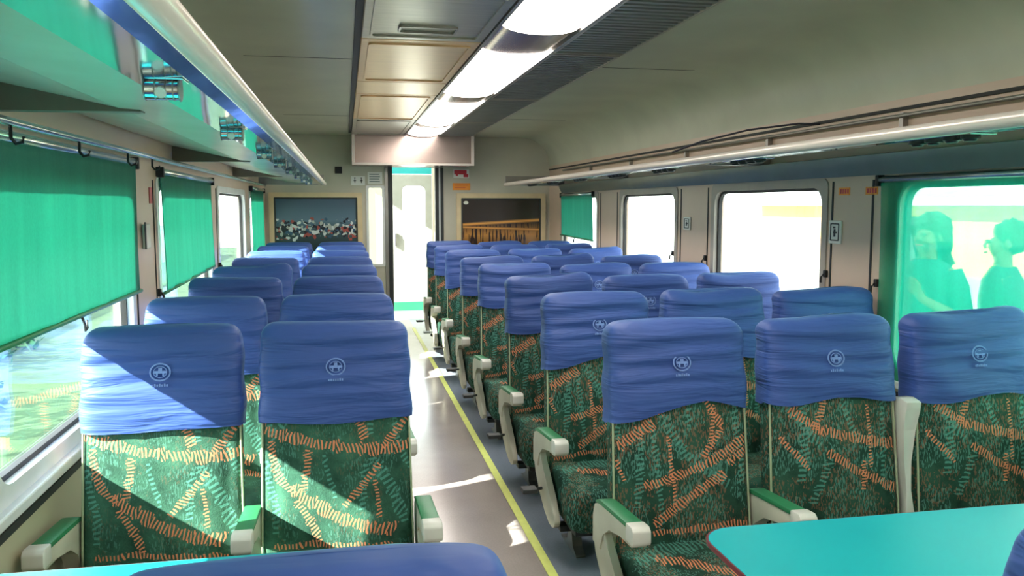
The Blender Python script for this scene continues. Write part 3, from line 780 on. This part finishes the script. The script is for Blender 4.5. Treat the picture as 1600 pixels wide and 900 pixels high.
# ------------------------------------------------------------------ blinds
def blind(X, s, y0, y1, z0, z1, mat, label, seed, off=.022, sag=.012, slope=0., sheer=False):
    r = empty('roller_blind', (X, (y0+y1)/2, z0), label, 'blind', 'teal roller blinds')
    cy = (y0+y1)/2
    rnd = random.Random(seed); p = [rnd.uniform(0, 6) for _ in range(4)]
    bm = bmesh.new(); ny, nz = 60, 24; F, Bk = [], []
    for j in range(nz+1):
        t = j/nz; fr, bk = [], []
        for i in range(ny+1):
            u = i/ny; y = y0-cy+(y1-y0)*u
            yy = y*(1-.012*math.sin(PI*t))
            zb = slope*(u-.5)+sag*math.sin(PI*u)*(-.4)
            z = (z1-z0)*t+zb*(1-t)
            x = off+.004*math.sin(u*19+p[0]+t*1.5)*(1-t*.6)+.003*math.sin(u*41+p[1])*(1-t)+.004*math.sin(t*3+p[2])
            fr.append(bm.verts.new((s*(x+.0008), yy, z))); bk.append(bm.verts.new((s*(x-.0008), yy, z)))
        F.append(fr); Bk.append(bk)
    for G, fl in ((F, 0),) if sheer else ((F, 0), (Bk, 1)):
        for j in range(nz):
            for i in range(ny):
                q = (G[j][i], G[j][i+1], G[j+1][i+1], G[j+1][i]); bm.faces.new(q if not fl else q[::-1])
    if not sheer:
        for i in range(ny):
            bm.faces.new((F[0][i], F[0][i+1], Bk[0][i+1], Bk[0][i])); bm.faces.new((F[nz][i], F[nz][i+1], Bk[nz][i+1], Bk[nz][i]))
        for j in range(nz):
            bm.faces.new((F[j][0], F[j+1][0], Bk[j+1][0], Bk[j][0])); bm.faces.new((F[j][ny], F[j+1][ny], Bk[j+1][ny], Bk[j][ny]))
    else:
        for v in [v for rr in Bk for v in rr]: bm.verts.remove(v)
    link('blind_cloth', bm, mat, r, True)
    h = (y1-y0)/2
    bm = bmesh.new(); tube(bm, [(s*off, -h-.03, -slope/2), (s*off, h+.03, slope/2)], .009, 10)
    link('bottom_bar', bm, M['pad'] if not sheer else M['rail'], r, True)
    bm = bmesh.new(); tube(bm, [(s*off, -h, z1-z0+.012), (s*off, h, z1-z0+.012)], .017, 12)
    link('roller_tube', bm, M['rail'], r, True)
    for e in (-1, 1):
        bm = bmesh.new(); bx(bm, min(0, s*.04), max(0, s*.04), e*(h+.012)-.012, e*(h+.012)+.012, z1-z0-.02, z1-z0+.035)
        link('end_bracket', bm, M['black'], r, False, .004)
    bm = bmesh.new(); tube(bm, [(s*(off+.012), .0, -.005), (s*(off+.016), .01, -.03), (s*(off+.012), .03, -.055), (s*(off+.012), .055, -.05), (s*(off+.012), .05, -.02)], .005, 6)
    link('pull_clip', bm, M['dark'], r, True)
    return r
blind(XL, 1, 2.30, 4.13, 1.155, 1.735, M['teal'], 'large teal roller blind pulled half down over the near left window', 1, slope=.0)
blind(XL, 1, .45, 2.15, 1.155, 1.735, M['teal'], 'teal roller blind at the far left edge, nearest the camera', 2)
blind(XL, 1, 4.70, 6.40, 1.10, 1.715, M['teal'], 'teal roller blind pulled low on the second left window', 3, slope=.02)
blind(XL, 1, 9.05, 10.4, .80, 1.715, M['teal'], 'narrow-looking teal roller blind on the last left window by the harbour print', 4)
blind(XR, -1, 8.72, 10.05, 1.18, 1.665, M['teal'], 'small teal roller blind on the last right window by the night print', 5, slope=.02)
blind(XR, -1, 1.90, 3.76, .68, 1.665, M['tealsee'], 'sheer teal roller blind with people showing through, at the right edge of the photo', 6, sheer=True)
blind(XR, -1, .20, 1.70, .68, 1.665, M['teal'], 'teal roller blind on the window beside the right table', 7)

# window latches on the right pillars / left far window
for y, z, lb, X, s in ((4.24, 1.17, 'on the left edge of the wide right pillar', XR, -1), (3.78, 1.16, 'on the right edge of the wide right pillar', XR, -1),
                 (6.47, 1.16, 'on the left-hand side of the farther right pillar', XR, -1), (5.84, 1.16, 'on the right-hand side of the farther right pillar', XR, -1), (6.78, 1.09, 'beside the unblinded left window', XL, 1), (4.60, 1.10, 'on the left pillar by the second blind', XL, 1)):
    r = empty('window_latch', (X, y, z), f'small black window latch {lb}', 'latch', 'black window latches')
    x0, x1 = sorted((0, s*.02)); link('base', box(x0, x1, -.012, .012, -.02, .02), M['black'], r, False, .003, 1)
    bm = bmesh.new(); tube(bm, [(s*.02, 0, 0), (s*.03, .012, -.02), (s*.03, .014, -.05)], .006, 6); link('lever', bm, M['black'], r)

# ------------------------------------------------------------------ luggage racks
def rack(side, X, s, label):      # s points into the room
    lipx = X+s*.735
    r = empty('luggage_rack', (0, 0, 0), label, 'luggage rack', 'overhead luggage racks')
    ya, yb = -2.2, 9.95
    bm = bmesh.new()
    prof = [(lipx+s*.022*math.cos(t)*(1.25 if math.cos(t) > 0 else 1), 1.798+.024*math.sin(t)) for t in [2*PI*q/16 for q in range(16)]]
    prism(bm, prof, 'y', ya, yb); link('front_rail', bm, M['lip'], r, True)
    def strip(nm, a, b, za, zb, mat, t=.012):
        bm = bmesh.new(); prism(bm, [(X+s*a, za), (X+s*b, zb), (X+s*b, zb+t), (X+s*a, za+t)], 'y', ya, yb-.01); link(nm, bm, mat, r)
    strip('outer_underside_strip', .678, .716, 1.783, 1.790, M['mirror'])
    strip('lamp_underside_strip', .572, .671, 1.786, 1.791, M['mirror'])
    strip('inner_underside_panel', .375, .565, 1.808, 1.795, M['mirror2'])
    strip('back_underside_panel', .012, .370, 1.885, 1.810, M['mirror2'])
    strip('shelf_top', .01, .715, 1.91, 1.808, M['steel'], .008)
    gy = [2.43, 5.07, 7.7] if s > 0 else [-.1, 2.2, 4.9, 7.6]
    for y in gy:
        bm = bmesh.new(); prism(bm, [(X+s*.01, 1.797), (X+s*.43, 1.800), (X+s*.43, 1.815), (X+s*.01, 1.884)], 'y', y, y+.05)
        link('bracket', bm, M['rackdark'] if s > 0 else M['steel'], r)
    for y in [q*1.3-1.6 for q in range(9)]: link('wall_upright', box(min(X+s*.001, X+s*.03), max(X+s*.001, X+s*.03), y, y+.03, 1.91, 1.99), M['steel'], r)
    bm = bmesh.new(); tube(bm, [(X+s*.03, ya, 1.975), (X+s*.03, yb, 1.975)], .010, 8); link('back_rail', bm, M['steel'], r, True)
    if s > 0:
        for q, z in ((.045, 1.782), (.085, 1.775)):
            bm = bmesh.new(); tube(bm, [(X+s*q, ya, z), (X+s*q, yb, z)], .011, 10); link('hanging_rail', bm, M['rail'], r, True)
    else:
        bm = bmesh.new(); prism(bm, [(X+s*.002, 1.705), (X+s*.045, 1.70), (X+s*.075, 1.76), (X+s*.08, 1.80), (X+s*.002, 1.81)], 'y', ya, yb); link('pelmet', bm, M['pelmet'], r, 'auto')
    bm = bmesh.new(); bx(bm, *sorted((X+s*.01, lipx)), yb, yb+.02, 1.785, 1.90); link('end_plate', bm, M['steel'], r)
    return r
rack('left', XL, 1, 'polished overhead luggage rack along the left wall'); rack('right', XR, -1, 'polished overhead luggage rack along the right wall')
# a loose strap over the right rack rail
bm = bmesh.new(); tube(bm, [(1.98, 4.9, 1.875), (2.1, 4.75, 1.93), (2.3, 4.55, 1.985), (2.5, 4.35, 2.005), (2.60, 4.30, 2.0)], .014, 8, .4)
tag(link('luggage_strap', bm, M['cloth2'], None, True), 'dark strap lying across the right luggage rack', 'strap')

# reading lamps, left side (chrome drums) and right side (clusters of dark nozzles)
for i, y in enumerate([1.74, 2.76, 3.85, 4.75, 5.7, 6.65, 7.6, 8.5]):
    r = empty('reading_lamp', (-.375, y, 1.790), f'chrome drum reading lamp under the left rack, {ORD[i]} from the camera', 'reading lamp', 'reading lamps under the left rack'); r.scale = (.66,)*3; r.location.x = -.338
    bm = bmesh.new()
    tube(bm, [(-.045, 0, -.028), (.045, 0, -.028)], .03, 18)
    link('drum', bm, M['chrome'], r, 'auto')
    bm = bmesh.new()
    for x in (-.05, .047): tube(bm, [(x, 0, -.028), (x+.004, 0, -.028)], .034, 18)
    for x in (-.02, .01, .03): tube(bm, [(x, 0, -.028), (x+.004, 0, -.028)], .0315, 18)
    link('ribs', bm, M['steel'], r, 'auto')
    link('mounting_plate', box(-.065, .065, -.05, .05, -.004, .0), M['mirror'], r, False, .001, 1)
    bm = bmesh.new(); tube(bm, [(0, -.028, -.038), (0, -.036, -.042)], .016, 14); link('lens', bm, M['cap'], r)
for i, y in enumerate([2.57, 4.0, 5.15, 6.1, 7.1, 8.1, 9.0]):
    r = empty('air_nozzle_cluster', (2.02, y, 1.784), f'cluster of dark round nozzles under the right rack, {ORD[i]} from the camera', 'nozzles', 'nozzle clusters under the right rack')
    link('mounting_plate', box(-.05, .05, -.19, .19, -.006, .0), M['chrome'], r, False, .002, 1)
    for q in (-.13, -.045, .045, .13):
        bm = bmesh.new(); tube(bm, [(0, q, -.006), (0, q, -.016), (0, q, -.0165), (0, q, -.024)], [.03, .03, .022, .018], 14); n_ = link('nozzle', bm, M['black'], r, 'auto')
for i, y in enumerate([1.9, 2.5, 3.1, 3.75, 4.2]):
    r = empty('coat_hook', (XL+.085, y, 1.760), f'small black hook on the left rail under the rack, {ORD[i]} from the camera', 'hook', 'hooks on the left rail')
    bm = bmesh.new(); tube(bm, [(0, 0, .01), (0, 0, -.03), (.012, 0, -.045), (.028, 0, -.04), (.032, 0, -.025)], .005, 6); link('hook', bm, M['black'], r, True)

# ------------------------------------------------------------------ outside
tag(link('ground', box(-40, XL-1.2, -20, 60, -1.35, -1.3), M['grass']), kind='structure')
tag(link('platform', box(XR+.35, 30, -20, 60, -.6, -.2), M['plat']), kind='structure')
bd = empty('station_building', (15, 8, -.2), 'long cream station building across the right-hand platform', 'building')
link('wall', box(0, 3, -18, 20.5, 0, 1.75), M['render_'], bd); link('roof', box(-.6, 3.4, -18, 21, 1.75, 1.95), M['white'], bd)
for y in range(-14, 12, 5): link('doorway', box(-.02, .0, y, y+1.4, 0, 1.45), M['cloth2'], bd)
def hedge(x, y, r_, h, label, seed):
    rd = random.Random(seed); bm = bmesh.new()
    for q in range(420):
        a, b_ = rd.uniform(0, 2*PI), rd.uniform(0, 1); rr = r_*math.sqrt(rd.random())
        p = Vector((x+rr*math.cos(a), y+rr*1.8*math.sin(a), -1.3+h*b_*(1-.5*(rr/r_)**2)))
        d1 = Vector((rd.uniform(-1, 1), rd.uniform(-1, 1), rd.uniform(-1, 1))).normalized(); d2 = d1.cross(Vector((rd.uniform(-1, 1), .3, 1))).normalized()
        sz = rd.uniform(.08, .18)
        bm.faces.new([bm.verts.new(p+d1*sz), bm.verts.new(p+d2*sz*.5), bm.verts.new(p-d1*sz), bm.verts.new(p-d2*sz*.5)])
    return tag(link('trackside_bush', bm, M['leaf']), label, 'bush', 'bushes beside the track')
for i, (x, y, r_, h) in enumerate(((-3.6, 4.2, .7, .9), (-4.4, 7.6, .9, 1.2), (-5.6, 11.9, 1.0, 1.4), (-6.9, 17., 1.1, 1.5))):
    hedge(x, y, r_, h, f'leafy green bush outside the left windows, {ORD[i]} of the trackside bushes by distance', i)
tag(link('boundary_wall', box(-9.2, -9.0, -10, 50, -1.3, .55), M['bwall']), 'low pale boundary wall outside beyond the left windows', 'wall')
for i, (x, y) in enumerate(((-3.0, 6.0), (-4.2, 10.2))):
    bm = bmesh.new(); tube(bm, [(x, y, -1.3), (x, y, 1.25)], .07, 10); bx(bm, x-.09, x+.09, y-.09, y+.09, 1.25, 1.29)
    tag(link('trackside_post', bm, M['bark'], None, 'auto'), f'orange trackside post outside the left windows, the {("nearer", "farther")[i]} of two', 'post', 'trackside posts')

# people on the platform, seen through the sheer blind
def limb(bm, pts, rs): tube(bm, pts, rs, 12)
def person(x, y, rz, label, hgt, hair_long, cloth, pose):
    r = empty('person', (x, y, -.2), label, 'person', 'people on the platform', rz)
    r.scale = (hgt/1.7,)*3
    me = bpy.data.meshes.new('body')
    V = [(0, 0, .93), (0, .0, 1.12), (0, 0, 1.33), (0, 0, 1.43), (0, -.01, 1.50), (0, -.015, 1.60), (0, -.01, 1.66)]
    Rr = [(.15, .11), (.13, .10), (.16, .11), (.06, .055), (.055, .055), (.078, .095), (.06, .075)]
    E = [(0, 1), (1, 2), (2, 3), (3, 4), (4, 5), (5, 6)]
    def add(pt, rad, frm): V.append(pt); Rr.append(rad if isinstance(rad, tuple) else (rad, rad)); E.append((frm, len(V)-1)); return len(V)-1
    add((0, -.05, 1.548), (.048, .05), 5)
    for s in (-1, 1):
        h = add((s*.09, 0, .86), .085, 0); kn = add((s*.10, -.02, .48), .055, h); an = add((s*.10, .02, .09), .036, kn); add((s*.11, -.14, .04), .035, an)
        sh = add((s*.17, 0, 1.36), .055, 2)
        if pose == 'phone' and s == 1:
            el = add((s*.24, -.02, 1.10), .04, sh); wr = add((s*.13, -.24, 1.22), .026, el); hd = (-.2*s, -.5, .8)
        else:
            el = add((s*.25, .03, 1.09), .04, sh); wr = add((s*.26, -.06, .86), .026, el); hd = (0, -.15, -1)
        hv = Vector(hd).normalized(); wp = Vector(V[wr])
        pm = add(tuple(wp+hv*.06), (.034, .018), wr)
        side = hv.cross(Vector((0, 1, 0) if abs(hv.y) < .7 else (1, 0, 0))).normalized()
        for q, ln in ((-1.5, .060), (-.5, .075), (.5, .07), (1.5, .055)):
            base = wp+hv*.10+side*q*.018
            k1 = add(tuple(base), .009, pm); k2 = add(tuple(base+hv*ln*.55), .0085, k1); add(tuple(base+hv*ln*.9+Vector((0, -.015, 0))), .007, k2)
        t1 = add(tuple(wp+hv*.05+side*s*.035), .010, pm); add(tuple(wp+hv*.09+side*s*.05), .009, t1)
    me.from_pydata(V, E, []); me.update()
    o = bpy.data.objects.new('body', me); COL.objects.link(o); o.parent = r; me.materials.append(M['skin'])
    sk = o.modifiers.new('Skin', 'SKIN'); ss = o.modifiers.new('Sub', 'SUBSURF'); ss.levels = 1; ss.render_levels = 2
    for i, rv in enumerate(Rr): me.skin_vertices[0].data[i].radius = rv
    me.skin_vertices[0].data[0].use_root = True
    # face
    bm = bmesh.new(); tube(bm, [(0, -.098, 1.615), (0, -.117, 1.585), (0, -.104, 1.572)], [.007, .012, .009], 8)
    link('nose', bm, M['skin'], r, True)
    for s in (-1, 1):
        bm = bmesh.new(); bmesh.ops.create_uvsphere(bm, u_segments=10, v_segments=8, radius=.011, matrix=Matrix.Translation((s*.032, -.098, 1.612))); link('eye', bm, M['black'], r, True)
        bm = bmesh.new(); bmesh.ops.create_uvsphere(bm, u_segments=10, v_segments=8, radius=.022, matrix=Matrix.Translation((s*.082, 0, 1.60)) @ Matrix.Diagonal((.4, 1, 1.4, 1))); link('ear', bm, M['skin'], r, True)
    bm = bmesh.new(); tube(bm, [(-.024, -.104, 1.545), (0, -.110, 1.543), (.024, -.104, 1.545)], [.004, .007, .004], 8); link('mouth', bm, M['red'], r, True)
    bm = bmesh.new(); rd = random.Random(int(x*100))
    bmesh.ops.create_icosphere(bm, subdivisions=4, radius=1)
    for v in bm.verts:
        n = v.co.copy(); w = 1+.10*math.sin(n.x*9+n.z*7)*math.sin(n.y*8+1)+.05*rd.uniform(-1, 1)
        zz = 1.635+n.z*(.115 if n.z > 0 else (.26 if hair_long else .10))*w
        yy = .03+n.y*.105*w
        if n.y < 0: yy = max(yy, -.092+max(0, 1.69-zz)*.9)
        v.co = Vector((n.x*(.125 if hair_long else .095)*w, yy, zz))
    link('hair', bm, M['hair'], r, True)
    rings = []
    for z, a, b in ((.78 if hair_long else .88, .20, .15), (.95, .185, .14), (1.10, .165, .125), (1.25, .19, .13), (1.36, .20, .115), (1.42, .13, .085), (1.455, .07, .07)):
        rings.append([(x_, y_, z) for x_, y_ in sup(a, b, 28, 2.4)])
    bm = bmesh.new(); loft(bm, rings, (False, False))
    for s in (-1, 1): 
        e = V[10] if s == -1 else None
        limb(bm, [(s*.15, 0, 1.37), (s*.20, .0, 1.28), (s*.235, .01, 1.14)], [.075, .072, .062])
    link('shirt', bm, cloth, r, True)
    bm = bmesh.new()
    for s in (-1, 1): limb(bm, [(s*.085, 0, .95), (s*.092, 0, .86), (s*.10, -.02, .48), (s*.10, .02, .10)], [.12, .112, .082, .065])
    link('trousers', bm, M['cloth2'], r, True)
    for s in (-1, 1):
        bm = bmesh.new(); bmesh.ops.create_uvsphere(bm, u_segments=14, v_segments=10, radius=1, matrix=Matrix.Translation((s*.105, -.06, .045)) @ Matrix.Diagonal((.05, .14, .045, 1)))
        link('shoe', bm, M['black'], r, True)
    return r
person(3.55, 4.60, math.radians(-70), 'person with full curly dark hair in dark top, seen through the sheer teal blind', 1.66, True, M['cloth1'], 'phone')
person(3.85, 4.32, math.radians(-120), 'person with short dark hair standing outside the blind at the right edge', 1.62, False, M['cloth2'], 'stand')

# ------------------------------------------------------------------ light
W = bpy.data.worlds.new('World'); S.world = W; W.use_nodes = True
nt = W.node_tree; bg = nt.nodes['Background']
tc = N(nt, 'ShaderNodeTexCoord'); sp = N(nt, 'ShaderNodeSeparateXYZ'); nt.links.new(tc.outputs['Generated'], sp.inputs[0])
rp = N(nt, 'ShaderNodeValToRGB'); nt.links.new(mathn(nt, 'MULTIPLY_ADD', sp.outputs[2], .5, .5), rp.inputs[0])
e = rp.color_ramp.elements; e[0].position = .45; e[0].color = (.75, .77, .74, 1); e[1].position = .9; e[1].color = (.72, .86, 1, 1)
k = rp.color_ramp.elements.new(.52); k.color = (1, 1, 1, 1)
nt.links.new(rp.outputs[0], bg.inputs[0]); bg.inputs[1].default_value = 7.0
sun = bpy.data.lights.new('Sun', 'SUN'); sun.energy = 26; sun.angle = math.radians(.6); sun.color = (1, .96, .88)
so = bpy.data.objects.new('Sun', sun); COL.objects.link(so)
so.rotation_euler = Vector((1, .35, -.66)).to_track_quat('-Z', 'Y').to_euler()

# ------------------------------------------------------------------ camera
f = 1310.; th = math.atan(129/f); ps = math.atan(262/f*math.cos(th))
F = Vector((math.sin(ps)*math.cos(th), math.cos(ps)*math.cos(th), -math.sin(th))); R = Vector((math.cos(ps), -math.sin(ps), 0)); U = R.cross(F)
cam = bpy.data.cameras.new('Camera'); cam.lens = f/1600*36; cam.sensor_width = 36; cam.clip_start = .02
co = bpy.data.objects.new('Camera', cam); COL.objects.link(co)
m = Matrix((R, U, -F)).transposed().to_4x4(); m.translation = Vector((0, 0, 1.55)); co.matrix_world = m
S.camera = co
vs = S.view_settings; vs.view_transform = 'Standard'; vs.look = 'None'; vs.gamma = 1; vs.use_curve_mapping = False; vs.exposure = 0.4
S.cycles.max_bounces = 10; S.cycles.diffuse_bounces = 6; S.cycles.transparent_max_bounces = 12
S.cycles.use_denoising = True
